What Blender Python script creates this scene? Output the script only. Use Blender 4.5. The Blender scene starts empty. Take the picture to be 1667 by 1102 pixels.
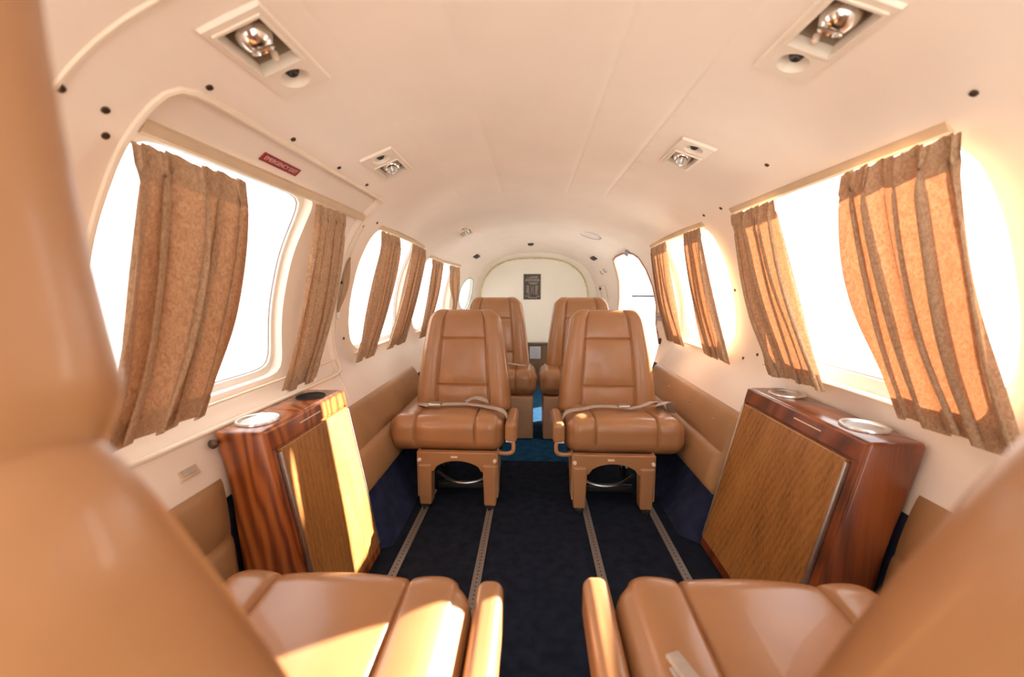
import bpy, bmesh, math, random
import numpy as np
from mathutils import Vector, Matrix
from mathutils.geometry import delaunay_2d_cdt

random.seed(7)
RNG = np.random.default_rng(7)
SC = bpy.context.scene
COL = SC.collection
PI = math.pi

# ------------------------------------------------------------------ materials
def mat(name):
    m = bpy.data.materials.new(name); m.use_nodes = True
    nt = m.node_tree; b = nt.nodes['Principled BSDF']
    return m, nt, b
def N(nt, t, **kw):
    n = nt.nodes.new(t)
    for k, v in kw.items(): setattr(n, k, v)
    return n
def L(nt, a, b): nt.links.new(a, b)
def ramp(nt, fac, stops):
    r = N(nt, 'ShaderNodeValToRGB')
    els = r.color_ramp.elements
    while len(els) < len(stops): els.new(0.5)
    for e, (p, c) in zip(els, stops): e.position = p; e.color = (*c, 1)
    L(nt, fac, r.inputs[0]); return r.outputs[0]
def coords(nt, scale=(1, 1, 1), rot=(0, 0, 0)):
    tc = N(nt, 'ShaderNodeTexCoord'); mp = N(nt, 'ShaderNodeMapping')
    mp.inputs['Scale'].default_value = scale; mp.inputs['Rotation'].default_value = rot
    L(nt, tc.outputs['Object'], mp.inputs[0]); return mp.outputs[0]
def noise(nt, vec, scale, detail=4, rough=.5):
    n = N(nt, 'ShaderNodeTexNoise'); n.inputs['Scale'].default_value = scale
    n.inputs['Detail'].default_value = detail; n.inputs['Roughness'].default_value = rough
    L(nt, vec, n.inputs['Vector']); return n.outputs[0]
def bump(nt, b, h, strength, dist=.002):
    n = N(nt, 'ShaderNodeBump'); n.inputs['Strength'].default_value = strength
    n.inputs['Distance'].default_value = dist
    L(nt, h, n.inputs['Height']); L(nt, n.outputs[0], b.inputs['Normal']); return n
def plain(name, col, rough=.5, metal=0., spec=.5, var=.06, vscale=14, bmp=0., bscale=300, coat=0.):
    m, nt, b = mat(name)
    b.inputs['Roughness'].default_value = rough; b.inputs['Metallic'].default_value = metal
    b.inputs['Specular IOR Level'].default_value = spec; b.inputs['Coat Weight'].default_value = coat
    v = coords(nt)
    c = ramp(nt, noise(nt, v, vscale), [(.3, tuple(x*(1-var) for x in col)), (.7, tuple(min(1, x*(1+var)) for x in col))])
    L(nt, c, b.inputs['Base Color'])
    if bmp: bump(nt, b, noise(nt, v, bscale, 3), bmp)
    return m

M = {}
M['liner'] = plain('liner_cream', (.88, .785, .69), .55, spec=.3, var=.025, vscale=5, bmp=.06, bscale=420)
M['ceil'] = plain('ceiling_cream', (.88, .785, .69), .55, spec=.3, var=.025, vscale=5, bmp=.06, bscale=420)
M['white'] = plain('painted_white', (.82, .79, .74), .45, spec=.4, var=.02, vscale=6)
M['bezel'] = plain('bezel_cream', (.82, .73, .62), .4, spec=.4, var=.02)
M['bulk'] = plain('bulkhead_paint', (.78, .78, .70), .5, spec=.3, var=.03, vscale=4)
M['bead'] = plain('bead_cream', (.80, .69, .55), .5, var=.03)
M['rail_tan'] = plain('curtain_rail_tan', (.62, .47, .31), .5, var=.05)
M['yellowed'] = plain('old_sealant', (.62, .53, .33), .6, var=.25, vscale=30)
M['leather'] = plain('tan_leather', (.40, .198, .087), .29, spec=.5, coat=.18, var=.07, vscale=9, bmp=.12, bscale=520)
M['leather_pale'] = plain('worn_tan_leather', (.42, .235, .12), .4, spec=.5, var=.07, vscale=9, bmp=.1, bscale=520)
M['panel_leather'] = plain('side_panel_leather', (.37, .205, .095), .45, spec=.4, var=.07, vscale=9, bmp=.12, bscale=420)
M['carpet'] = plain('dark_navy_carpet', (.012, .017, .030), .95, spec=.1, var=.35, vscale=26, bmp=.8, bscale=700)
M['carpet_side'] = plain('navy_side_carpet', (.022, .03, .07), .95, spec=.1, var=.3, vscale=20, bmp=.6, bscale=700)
M['carpet_doorlit'] = plain('door_lit_blue_carpet', (.011, .066, .15), .95, spec=.1, var=.3, vscale=20, bmp=.7, bscale=700)  # same carpet as the front, colour lifted to carry light from the doorway
M['chrome'] = plain('chrome', (.82, .8, .77), .16, metal=1, var=.02)
M['soft_chrome'] = plain('satin_chrome', (.74, .72, .69), .3, metal=1, var=.03)
M['steel'] = plain('brushed_steel', (.62, .6, .57), .35, metal=1, var=.08, vscale=60)
M['dark_metal'] = plain('dark_metal', (.05, .045, .045), .45, metal=.6, var=.2)
M['screw'] = plain('bronze_screw', (.10, .065, .04), .4, metal=.5, var=.2, vscale=200)
M['well'] = plain('lamp_well_brown', (.42, .32, .215), .5, var=.06)
M['black'] = plain('black_gap', (.01, .009, .009), .7, var=.1)
M['belt'] = plain('grey_webbing', (.48, .41, .35), .75, var=.1, vscale=60, bmp=.5, bscale=900)
M['strap'] = plain('tan_strap', (.42, .27, .14), .7, var=.08, bmp=.2)
M['red'] = plain('red_plate', (.30, .035, .045), .4, var=.08, vscale=40)
M['red_text'] = plain('pink_lettering', (.78, .55, .5), .5, var=.02)
M['plq'] = plain('dark_plaque', (.06, .05, .042), .4, var=.1)
M['plq_text'] = plain('grey_plaque_marks', (.36, .33, .29), .5, var=.1)
M['bluebar'] = plain('blue_grey_bar', (.10, .20, .30), .4, var=.06)
M['greyfit'] = plain('grey_fitting', (.33, .30, .32), .5, var=.1, vscale=50)
M['speaker'] = plain('speaker_lilac_grey', (.55, .5, .52), .6, var=.05)
M['cream_knob'] = plain('cream_knob', (.82, .68, .54), .35, var=.02)
M['concrete'] = plain('pale_tarmac', (.55, .54, .52), .9, var=.1, vscale=.7)
M['paper'] = plain('blue_grey_card', (.36, .42, .46), .6, var=.06)

def wood(name, stops, rough, freq, dist, fine, coat=.5, zk=.10, ds=.1):
    m, nt, b = mat(name)
    b.inputs['Roughness'].default_value = rough; b.inputs['Coat Weight'].default_value = coat
    b.inputs['Coat Roughness'].default_value = .12
    w = N(nt, 'ShaderNodeTexWave'); w.wave_type = 'BANDS'; w.bands_direction = 'DIAGONAL'
    w.inputs['Scale'].default_value = freq; w.inputs['Distortion'].default_value = dist
    w.inputs['Detail'].default_value = 1.5; w.inputs['Detail Scale'].default_value = ds
    L(nt, coords(nt, (1, 1, zk)), w.inputs['Vector'])
    n1 = noise(nt, coords(nt, (240, 240, 7)), 1., 4, .65)
    n0 = noise(nt, coords(nt, (22, 22, 1.5)), 1., 2, .5)
    mx = N(nt, 'ShaderNodeMix'); mx.data_type = 'FLOAT'; mx.inputs[0].default_value = fine
    L(nt, w.outputs[1], mx.inputs[2]); L(nt, n1, mx.inputs[3])
    mx2 = N(nt, 'ShaderNodeMix'); mx2.data_type = 'FLOAT'; mx2.inputs[0].default_value = .35
    L(nt, mx.outputs[0], mx2.inputs[2]); L(nt, n0, mx2.inputs[3])
    c = ramp(nt, mx2.outputs[0], stops)
    L(nt, c, b.inputs['Base Color'])
    bump(nt, b, n1, .06)
    return m
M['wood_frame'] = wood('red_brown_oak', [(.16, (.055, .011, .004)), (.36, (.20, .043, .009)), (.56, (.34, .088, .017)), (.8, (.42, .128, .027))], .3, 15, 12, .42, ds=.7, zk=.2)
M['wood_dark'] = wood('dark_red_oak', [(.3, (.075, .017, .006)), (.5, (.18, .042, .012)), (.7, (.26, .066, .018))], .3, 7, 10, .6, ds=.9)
M['wood_door'] = wood('honey_oak_veneer', [(.36, (.20, .082, .019)), (.47, (.33, .14, .037)), (.60, (.43, .195, .057))], .36, 31, 7, .88, .25, zk=.05, ds=.3)
M['wood_low'] = plain('bulkhead_low_panel', (.10, .06, .03), .4, var=.25, vscale=12)

def rail_mat():
    m, nt, b = mat('perforated_aluminium')
    b.inputs['Metallic'].default_value = .35; b.inputs['Roughness'].default_value = .45
    tc = N(nt, 'ShaderNodeTexCoord'); sp = N(nt, 'ShaderNodeSeparateXYZ'); L(nt, tc.outputs['Object'], sp.inputs[0])
    md = N(nt, 'ShaderNodeMath', operation='PINGPONG'); md.inputs[1].default_value = .009
    L(nt, sp.outputs['Y'], md.inputs[0])
    p1 = N(nt, 'ShaderNodeMath', operation='MULTIPLY'); L(nt, md.outputs[0], p1.inputs[0]); L(nt, md.outputs[0], p1.inputs[1])
    p2 = N(nt, 'ShaderNodeMath', operation='MULTIPLY'); L(nt, sp.outputs['X'], p2.inputs[0]); L(nt, sp.outputs['X'], p2.inputs[1])
    ad = N(nt, 'ShaderNodeMath', operation='ADD'); L(nt, p1.outputs[0], ad.inputs[0]); L(nt, p2.outputs[0], ad.inputs[1])
    lt = N(nt, 'ShaderNodeMath', operation='LESS_THAN'); L(nt, ad.outputs[0], lt.inputs[0]); lt.inputs[1].default_value = .0031**2
    c = ramp(nt, lt.outputs[0], [(0, (.22, .20, .19)), (1, (.03, .025, .025))])
    L(nt, c, b.inputs['Base Color']); return m
M['rail'] = rail_mat()

def fabric():
    m, nt, b = mat('tan_curtain_cloth')
    out = nt.nodes['Material Output']
    v = coords(nt, (1, 1, .55))
    n1 = N(nt, 'ShaderNodeTexNoise'); n1.inputs['Scale'].default_value = 95; n1.inputs['Detail'].default_value = 2; n1.inputs['Distortion'].default_value = 2.2
    L(nt, v, n1.inputs['Vector'])
    n2 = noise(nt, coords(nt), 420, 2)
    ad = N(nt, 'ShaderNodeMix'); ad.data_type = 'FLOAT'; ad.inputs[0].default_value = .3
    L(nt, n1.outputs[0], ad.inputs[2]); L(nt, n2, ad.inputs[3])
    c = ramp(nt, ad.outputs[0], [(.36, (.37, .235, .14)), (.5, (.475, .315, .195)), (.62, (.545, .38, .245))])
    b.inputs['Roughness'].default_value = .9; b.inputs['Specular IOR Level'].default_value = .1
    b.inputs['Sheen Weight'].default_value = .1
    L(nt, c, b.inputs['Base Color']); bump(nt, b, ad.outputs[0], .45, .003)
    tr = N(nt, 'ShaderNodeBsdfTranslucent')
    tcol = N(nt, 'ShaderNodeMix'); tcol.data_type = 'RGBA'; tcol.blend_type = 'MULTIPLY'; tcol.inputs[0].default_value = 1
    L(nt, c, tcol.inputs[6]); tcol.inputs[7].default_value = (1.45, .80, .52, 1)
    L(nt, tcol.outputs[2], tr.inputs[0])
    mx = N(nt, 'ShaderNodeMixShader'); mx.inputs[0].default_value = .085
    L(nt, b.outputs[0], mx.inputs[1]); L(nt, tr.outputs[0], mx.inputs[2]); L(nt, mx.outputs[0], out.inputs[0])
    return m
M['curtain'] = fabric()

def glass():
    m, nt, b = mat('acrylic_pane')
    out = nt.nodes['Material Output']; nt.nodes.remove(b)
    t = N(nt, 'ShaderNodeBsdfTransparent'); t.inputs[0].default_value = (.97, .975, .97, 1)
    g = N(nt, 'ShaderNodeBsdfGlossy'); g.inputs['Roughness'].default_value = .03
    f = N(nt, 'ShaderNodeLayerWeight'); f.inputs[0].default_value = .5
    pw = N(nt, 'ShaderNodeMath', operation='POWER'); L(nt, f.outputs['Facing'], pw.inputs[0]); pw.inputs[1].default_value = 5
    ml = N(nt, 'ShaderNodeMath', operation='MULTIPLY_ADD'); L(nt, pw.outputs[0], ml.inputs[0]); ml.inputs[1].default_value = .55; ml.inputs[2].default_value = .02
    mx = N(nt, 'ShaderNodeMixShader'); L(nt, ml.outputs[0], mx.inputs[0])
    L(nt, t.outputs[0], mx.inputs[1]); L(nt, g.outputs[0], mx.inputs[2]); L(nt, mx.outputs[0], out.inputs[0])
    return m
M['glass'] = glass()

# ------------------------------------------------------------------ object helpers
def obj(name, verts, faces, m, parent=None, smooth=40, kind=None, label=None):
    me = bpy.data.meshes.new(name)
    me.from_pydata([tuple(map(float, v)) for v in verts], [], [tuple(int(i) for i in f) for f in faces])
    bmh = bmesh.new(); bmh.from_mesh(me); bmesh.ops.recalc_face_normals(bmh, faces=bmh.faces[:]); bmh.to_mesh(me); bmh.free()
    me.update()
    if smooth is not None:
        me.shade_smooth(); me.set_sharp_from_angle(angle=math.radians(smooth))
    if isinstance(m, str): m = M[m]
    me.materials.append(m)
    o = bpy.data.objects.new(name, me); COL.objects.link(o)
    if parent is not None: o.parent = parent
    if kind: o['kind'] = kind
    if label: o['label'] = label
    return o
def tag(o, label, cat, group=None, kind=None):
    o['label'] = label; o['category'] = cat
    if group: o['group'] = group
    if kind: o['kind'] = kind
    return o
def empty(name, loc=(0, 0, 0), rz=0., mx=None):
    o = bpy.data.objects.new(name, None); COL.objects.link(o); o.empty_display_size = .05
    if mx is not None: o.matrix_world = mx
    else: o.location = loc; o.rotation_euler = (0, 0, rz)
    return o
def copy_tree(o, parent=None):
    c = o.copy(); COL.objects.link(c)
    if parent is not None: c.parent = parent
    for ch in [x for x in SC.objects if x.parent == o]: copy_tree(ch, c)
    return c
class MB:
    """gathers shapes into one mesh"""
    def __init__(s): s.v = []; s.f = []
    def add(s, v, f):
        o = len(s.v); s.v += [tuple(map(float, p)) for p in v]; s.f += [tuple(i+o for i in q) for q in f]; return s
    def obj(s, name, m, parent=None, **k): return obj(name, s.v, s.f, m, parent, **k)

def box(c, h):
    x, y, z = c; a, b, d = h
    v = [(x+i*a, y+j*b, z+k*d) for i in (-1, 1) for j in (-1, 1) for k in (-1, 1)]
    return v, [(0, 1, 3, 2), (4, 6, 7, 5), (0, 4, 5, 1), (2, 3, 7, 6), (0, 2, 6, 4), (1, 5, 7, 3)]
def axis_coords(h, r, n, na=5):
    th = np.linspace(0, PI/4, na+1)
    e = (h-r) + r*np.tan(th)
    mid = np.linspace(-(h-r), h-r, n+1)
    return np.concatenate([-e[::-1][:-1], mid, e[1:]]) if h > r else np.concatenate([-e[::-1][:-1], e])
def pillow(h, r, n, na=5, warp=None):
    """rounded box with dense faces; warp(pos, normal) moves the points"""
    ax = [axis_coords(h[i], r, n[i], na) for i in range(3)]
    P = []; F = []; idx = {}
    def vid(p):
        k = (round(p[0], 6), round(p[1], 6), round(p[2], 6))
        if k not in idx: idx[k] = len(P); P.append(p)
        return idx[k]
    for a in range(3):
        b, c = (a+1) % 3, (a+2) % 3
        for s in (-1, 1):
            g = []
            for u in ax[b]:
                row = []
                for w in ax[c]:
                    p = [0, 0, 0]; p[a] = s*h[a]; p[b] = u; p[c] = w
                    row.append(vid(tuple(p)))
                g.append(row)
            for i in range(len(ax[b])-1):
                for j in range(len(ax[c])-1):
                    q = (g[i][j], g[i+1][j], g[i+1][j+1], g[i][j+1])
                    F.append(q if s > 0 else q[::-1])
    P = np.array(P); hh = np.array(h)
    q = np.clip(P, -(hh-r), hh-r); d = P-q
    nrm = d/np.linalg.norm(d, axis=1)[:, None]
    pos = q+nrm*r
    if warp is not None: pos = warp(pos, nrm)
    return pos, F
def tube(path, r, seg=10, closed=False, flat=None, up=(0, 0, 1)):
    """tube along a path; flat=(rw, rh) gives an elliptic / ribbon section"""
    P = [Vector(p) for p in path]; n = len(P); V = []; F = []
    prev = None
    for i, p in enumerate(P):
        a = P[(i-1) % n] if (closed or i > 0) else p
        b = P[(i+1) % n] if (closed or i < n-1) else p
        t = (b-a).normalized()
        u = Vector(up) if prev is None else prev
        x = t.cross(u)
        if x.length < 1e-4: x = t.orthogonal()
        x.normalize(); y = x.cross(t).normalized(); prev = y
        rw, rh = flat if flat else (r, r)
        if callable(r): rw = rh = r(i/(n-1))
        for k in range(seg):
            an = 2*PI*k/seg
            if flat:
                ca, sa = math.cos(an), math.sin(an)
                ca = math.copysign(abs(ca)**.5, ca); sa = math.copysign(abs(sa)**.5, sa)
                V.append(p+x*rw*ca+y*rh*sa)
            else: V.append(p+x*rw*math.cos(an)+y*rh*math.sin(an))
    m = n if closed else n-1
    for i in range(m):
        for k in range(seg):
            a = i*seg+k; b = i*seg+(k+1) % seg; c = ((i+1) % n)*seg+(k+1) % seg; d = ((i+1) % n)*seg+k
            F.append((a, b, c, d))
    if not closed:
        F.append(tuple(range(seg))[::-1]); F.append(tuple((n-1)*seg+k for k in range(seg)))
    return V, F
def smooth_path(pts, n=40):
    p = np.array(pts, float); k = len(p)
    t = np.linspace(0, k-1, n); out = []
    for x in t:
        i = min(int(x), k-2); u = x-i
        p0, p1, p2, p3 = p[max(i-1, 0)], p[i], p[i+1], p[min(i+2, k-1)]
        out.append(.5*((2*p1)+(-p0+p2)*u+(2*p0-5*p1+4*p2-p3)*u*u+(-p0+3*p1-3*p2+p3)*u**3))
    return [tuple(o) for o in out]
def lathe(prof, seg=32, caps=True):
    """profile [(r, z)] round local z"""
    V = []; F = []
    for r, z in prof:
        for k in range(seg): V.append((r*math.cos(2*PI*k/seg), r*math.sin(2*PI*k/seg), z))
    for i in range(len(prof)-1):
        for k in range(seg):
            F.append((i*seg+k, i*seg+(k+1) % seg, (i+1)*seg+(k+1) % seg, (i+1)*seg+k))
    if caps and prof[0][0] > 1e-6: F.append(tuple(range(seg))[::-1])
    if caps and prof[-1][0] > 1e-6: F.append(tuple((len(prof)-1)*seg+k for k in range(seg)))
    return V, F
def xf(vf, mx):
    v, f = vf; return [tuple(mx @ Vector(tuple(map(float, p)))) for p in v], f
def extrude_poly(pts2, to3, depth):
    """closed prism: 2D outline -> to3(p, 0) and to3(p, depth)"""
    n = len(pts2)
    v = [to3(p, 0.) for p in pts2]+[to3(p, depth) for p in pts2]
    f = [tuple(range(n))[::-1], tuple(range(n, 2*n))]+[(i, (i+1) % n, n+(i+1) % n, n+i) for i in range(n)]
    return v, f
def cdt(loops, extra, inside, eps=1e-7):
    """triangulate the domain: loops are closed constraint polygons, extra interior points, inside(x, y) keeps"""
    vs = []; es = []
    for lp, closed in loops:
        o = len(vs); vs += [Vector(p) for p in lp]
        m = len(lp); es += [(o+i, o+(i+1) % m) for i in range(m if closed else m-1)]
    vs += [Vector(p) for p in extra]
    V, _, F, *_ = delaunay_2d_cdt(vs, es, [], 0, eps)
    out = [f for f in F if inside(*(sum((V[i] for i in f), Vector((0, 0)))/len(f)))]
    return [tuple(v) for v in V], [tuple(f) for f in out]
def in_poly(x, y, P):
    c = False; n = len(P); j = n-1
    for i in range(n):
        xi, yi = P[i]; xj, yj = P[j]
        if (yi > y) != (yj > y) and x < (xj-xi)*(y-yi)/(yj-yi)+xi: c = not c
        j = i
    return c

# ------------------------------------------------------------------ the fuselage lining: P(side*t, y) gives a point
CX = .03
_pz = [0, .19, .335, .475, .60, .70, .85, 1.0, 1.1, 1.2, 1.28, 1.34, 1.39, 1.415, 1.425]
_pw = [.54, .645, .69, .75, .82, .85, .845, .81, .77, .71, .62, .50, .35, .20, 0]
_dense = np.array(smooth_path(list(zip(_pw, _pz))[::-1], 600))
_arc = np.concatenate([[0], np.cumsum(np.linalg.norm(np.diff(_dense, axis=0), axis=1))])
TMAX = _arc[-1]
def prof(t): return float(np.interp(t, _arc, _dense[:, 0])), float(np.interp(t, _arc, _dense[:, 1]))
_zz = _dense[::-1, 1]; _tt = _arc[::-1]
def t_of_z(z): return float(np.interp(z, _zz, _tt))
def t_of_w(w): return float(np.interp(w, _dense[:300, 0], _arc[:300]))
def S(y): return float(np.interp(y, [-2, 2.70, 3.0, 3.35, 3.85, 4.1], [1, 1, .97, .875, .77, .73]))
def drop(y): return float(np.interp(y, [-2, 2.0, 2.3, 4.1], [0, 0, -.008, -.125]))
def P(T, y, off=0.):
    """off > 0 goes outward (away from the cabin)"""
    s = 1 if T >= 0 else -1; t = abs(T); e = .004
    w, z = prof(t); w0, z0 = prof(max(t-e, 0)); w1, z1 = prof(min(t+e, TMAX))
    dw, dz = w1-w0, z1-z0; l = math.hypot(dw, dz) or 1
    nw, nz = -dz/l, dw/l
    w += nw*off+float(np.interp(z, [0, .19, .335, .475, .6, .68], [.17, .142, .125, .10, .055, 0] if s > 0 else [.16, .125, .095, .045, 0, 0]))*(float(np.interp(y, [1.40, 1.455] if s > 0 else [1.295, 1.35], [1, 0]))+(float(np.interp(y, [2.55, 2.60], [0, 1.1])) if s > 0 else 0)); z += nz*off
    z += drop(y)*min(1, max(0, (z-.6)/.8))
    return Vector((CX+s*w*S(y), y, z))
def frame(T, y, rz=0.):
    """local frame at the lining: X across, Y aft, Z into the cabin"""
    o = P(T, y); ey = (P(T, y+.01)-P(T, y-.01)).normalized()
    n = (P(T, y, -.01)-P(T, y, .01)).normalized()
    ex = ey.cross(n).normalized(); n = ex.cross(ey).normalized()
    m = Matrix((ex, ey, n)).transposed().to_4x4(); m.translation = o
    return m @ Matrix.Rotation(rz, 4, 'Z')

def T_of(side, z): return side*t_of_z(z)
T_STRIP, T_CEIL = t_of_z(.45), t_of_z(1.312)
Y0, Y1 = -.75, 4.1

def window_loop(side, y0, y1, z0, z1, n=5.5, seg=96):
    out = []
    t0, t1 = t_of_z(z1), t_of_z(z0)
    for k in range(seg):
        a = 2*PI*k/seg; c, s = math.cos(a), math.sin(a)
        r = 1/((abs(c)**n+abs(s)**n)**(1/n))
        out.append(((y0+y1)/2+(y1-y0)/2*r*c, side*((t0+t1)/2+(t1-t0)/2*r*s)))
    return out
def scaled(loop, ky, kt=None):
    kt = ky if kt is None else kt
    cy = (min(p[0] for p in loop)+max(p[0] for p in loop))/2; ct = (min(p[1] for p in loop)+max(p[1] for p in loop))/2
    return [(cy+(p[0]-cy)*ky, ct+(p[1]-ct)*kt) for p in loop]
def shrink(loop, d):
    ys = [p[0] for p in loop]; ts = [p[1] for p in loop]
    return scaled(loop, 1-2*d/(max(ys)-min(ys)), 1-2*d/(max(ts)-min(ts)))
def rings(loops):
    """loops [(loop, off)] -> strip mesh"""
    n = len(loops[0][0]); V = []; F = []
    for lp, off in loops: V += [P(p[1], p[0], off) for p in lp]
    for i in range(len(loops)-1):
        for k in range(n):
            F.append((i*n+k, i*n+(k+1) % n, (i+1)*n+(k+1) % n, (i+1)*n+k))
    return V, F
def disc(loop, off, nr=6):
    ys = [p[0] for p in loop]; ts = [p[1] for p in loop]
    cy, ct = (min(ys)+max(ys))/2, (min(ts)+max(ts))/2
    lps = [(scaled(loop, k/nr), off) for k in range(nr, 0, -1)]
    V, F = rings(lps); o = len(V)-len(loop); V.append(P(ct, cy, off))
    F += [(o+k, o+(k+1) % len(loop), len(V)-1) for k in range(len(loop))]
    return V, F

HOLE = {  # side, y0, y1, z0, z1, roundness
    'window_1': (-1, .683, 1.625, .600, 1.285, 22),
    'window_2': (-1, 1.77, 2.53, .655, 1.222, 7),
    'window_3': (-1, 2.72, 3.40, .645, 1.192, 7),
    'window_4': (-1, 3.60, 3.965, .755, 1.105, 2),
    'window_5': (1, .765, 1.56, .668, 1.234, 7),
    'window_6': (1, 1.80, 2.59, .645, 1.228, 7),
}
LOOP = {k: window_loop(v[0], *v[1:5], n=v[5], seg=160) for k, v in HOLE.items()}
DOOR = [(2.90, 1.19), (2.93, 1.22), (2.98, 1.237), (3.08, 1.245), (3.22, 1.24), (3.30, 1.225), (3.35, 1.19), (3.39, 1.12), (3.43, 1.04), (3.50, .90), (3.55, .75), (3.58, .6), (3.58, .44), (3.58, .08),
        (2.88, .08), (2.875, .44), (2.87, .56), (2.87, .70), (2.87, .85), (2.875, .98), (2.885, 1.10)]
LOOP['door_1'] = [(y, t_of_z(z)) for y, z in DOOR]
# ceiling fixtures: signed w offset, y, rotation about its axis
FIX = [(-.481, .735, 0.), (-.495, 1.335, PI), (.443, .757, 0.), (.446, 1.352, PI), (-.476, 2.70, PI)]
FIXT = [(math.copysign(t_of_w(abs(w)), w), y, r) for w, y, r in FIX]
FW, FL = .043, .098
for i, (T, y, r) in enumerate(FIXT):
    LOOP['fix%d' % i] = [(y-FL, T-FW), (y+FL, T-FW), (y+FL, T+FW), (y-FL, T+FW)]

SEAMS = [(-t_of_w(.385), 2.0), (-t_of_w(.182), 2.08), (t_of_w(.14), 2.12), (t_of_w(.325), 2.1)]
def lining(name, ta, tb, holes, step=.03, ya=Y0, yb=Y1, m='liner', kind='structure', seams=()):
    ny = int((yb-ya)/step); nt_ = max(2, int((tb-ta)/step))
    ys = np.linspace(ya, yb, ny+1); ts = np.linspace(ta, tb, nt_+1)
    border = [(y, ta) for y in ys]+[(yb, t) for t in ts[1:]]+[(y, tb) for y in ys[::-1][1:]]+[(ya, t) for t in ts[::-1][1:-1]]
    loops = [(border, True)]; hl = [LOOP[h] for h in holes]
    loops += [(h, True) for h in hl]
    groove = []
    for st, ye in seams:
        yy = np.linspace(ya+.001, ye, 60)
        for d in (-.0035, 0, .0035): loops.append(([(y, st+d) for y in yy], False))
        groove.append((st, ye))
    bb = [(min(p[0] for p in h)-.012, max(p[0] for p in h)+.012, min(p[1] for p in h)-.012, max(p[1] for p in h)+.012) for h in hl]
    extra = []
    for y in ys[1:-1]:
        for t in ts[1:-1]:
            if any(abs(t-g[0]) < .008 and y < g[1]+.02 for g in groove): continue
            bad = False
            for h, b_ in zip(hl, bb):
                if b_[0] < y < b_[1] and b_[2] < t < b_[3]:
                    if in_poly(y, t, h) or min((p[0]-y)**2+(p[1]-t)**2 for p in h) < .006**2: bad = True; break
            if not bad: extra.append((y, t))
    V, F = cdt(loops, extra, lambda y, t: ta < t < tb and not any(in_poly(y, t, h) for h in hl))
    W = []
    for y, t in V:
        off = .0013 if any(abs(t-g[0]) < 1e-4 and y < g[1]-.01 for g in groove) else 0
        W.append(P(t, y, off))
    return obj(name, W, F, m, smooth=60, kind=kind)

wall_left = lining('wall_left', -t_of_z(.43), -T_CEIL, ['window_1', 'window_2', 'window_3', 'window_4'])
wall_right = lining('wall_right', T_CEIL, t_of_z(.43), ['window_5', 'window_6', 'door_1'])
ceiling = lining('ceiling', -T_CEIL, T_CEIL, ['fix%d' % i for i in range(5)], seams=SEAMS, m='ceil')
for o in (wall_left, wall_right, ceiling): pass
# lower side walls below the padded panels, navy carpet
LOOP['door_low'] = [(2.876, t_of_z(.44)), (3.58, t_of_z(.44)), (3.58, t_of_z(.08)), (2.88, t_of_z(.08))]
lining('baseboard_left', -TMAX, -t_of_z(.43), [], m='carpet_side', step=.06)
lining('baseboard_right', t_of_z(.43), TMAX, ['door_low'], m='carpet_side', step=.06)

# floor: one carpet with a seam; aft piece coloured brighter for the doorway light
def floor_piece(name, ya, yb, m, kind='structure', z=0.):
    n = 24; V = []; F = []
    for i in range(n+1):
        y = ya+(yb-ya)*i/n; hw = (.74 if y < 1.5 or y > 2.5 else .56)*S(y)
        V += [(CX-hw, y, z), (CX+hw, y, z), (CX-hw, y, z-.03), (CX+hw, y, z-.03)]
    for i in range(n):
        a = 4*i; F += [(a, a+1, a+5, a+4), (a+2, a+6, a+7, a+3)]
    F += [(0, 2, 3, 1), (4*n, 4*n+1, 4*n+3, 4*n+2)]
    return obj(name, V, F, m, smooth=None, kind=kind)
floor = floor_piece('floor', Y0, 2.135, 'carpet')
floor_aft = floor_piece('floor_rear', 2.141, 4.1, 'carpet_doorlit')

# aft bulkhead
def bulk_outline(y, n=60):
    return [P(T, y) for T in np.linspace(-TMAX, TMAX, 2*n+1)]
bo = bulk_outline(Y1)
V = [tuple(p) for p in bo]+[(CX, Y1, .6)]
wall_aft = obj('wall_aft', V, [(i, i+1, len(V)-1) for i in range(len(bo)-1)]+[(len(bo)-1, 0, len(V)-1)], 'bulk', smooth=None, kind='structure')
# arched hatch in the bulkhead: rim bead + slightly proud panel
def arch(yy, grow=0.):
    pts = []
    for k in range(61):
        a = PI*k/60; c, s = math.cos(a), math.sin(a)
        x = .015+(.53+grow)*math.copysign(abs(c)**.72, c); z = .80+(.43+grow)*abs(s)**.8
        pts.append((x, yy, z))
    return [(pts[0][0], yy, .1)]+pts+[(pts[-1][0], yy, .1)]
ap = arch(Y1)
def to3(p, d): return (p[0], Y1-.012*d/1.-0, p[1])
v, f = extrude_poly([(p[0], p[2]) for p in ap], lambda p, d: (p[0], Y1-.001-d, p[1]), .014)
trim_1 = obj('trim_1', v, f, 'bulk', smooth=30, kind='structure')
trim_2 = MB(); trim_2.add(*tube(arch(Y1-.012, .006)[1:-1], .0085, 8)); trim_2.obj('trim_2', 'yellowed', kind='structure')
for a in (.2, .33, .5, .63, .72, .9):
    k = int(1+a*60); p = arch(Y1-.02, .004)[::-1][k]
    obj('clip', *xf(lathe([(0, -.004), (.011, -.003), (.011, .006), (0, .008)], 12), Matrix.Translation(p) @ Matrix.Rotation(PI/2, 4, 'X')), 'yellowed', parent=trim_1)

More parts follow.
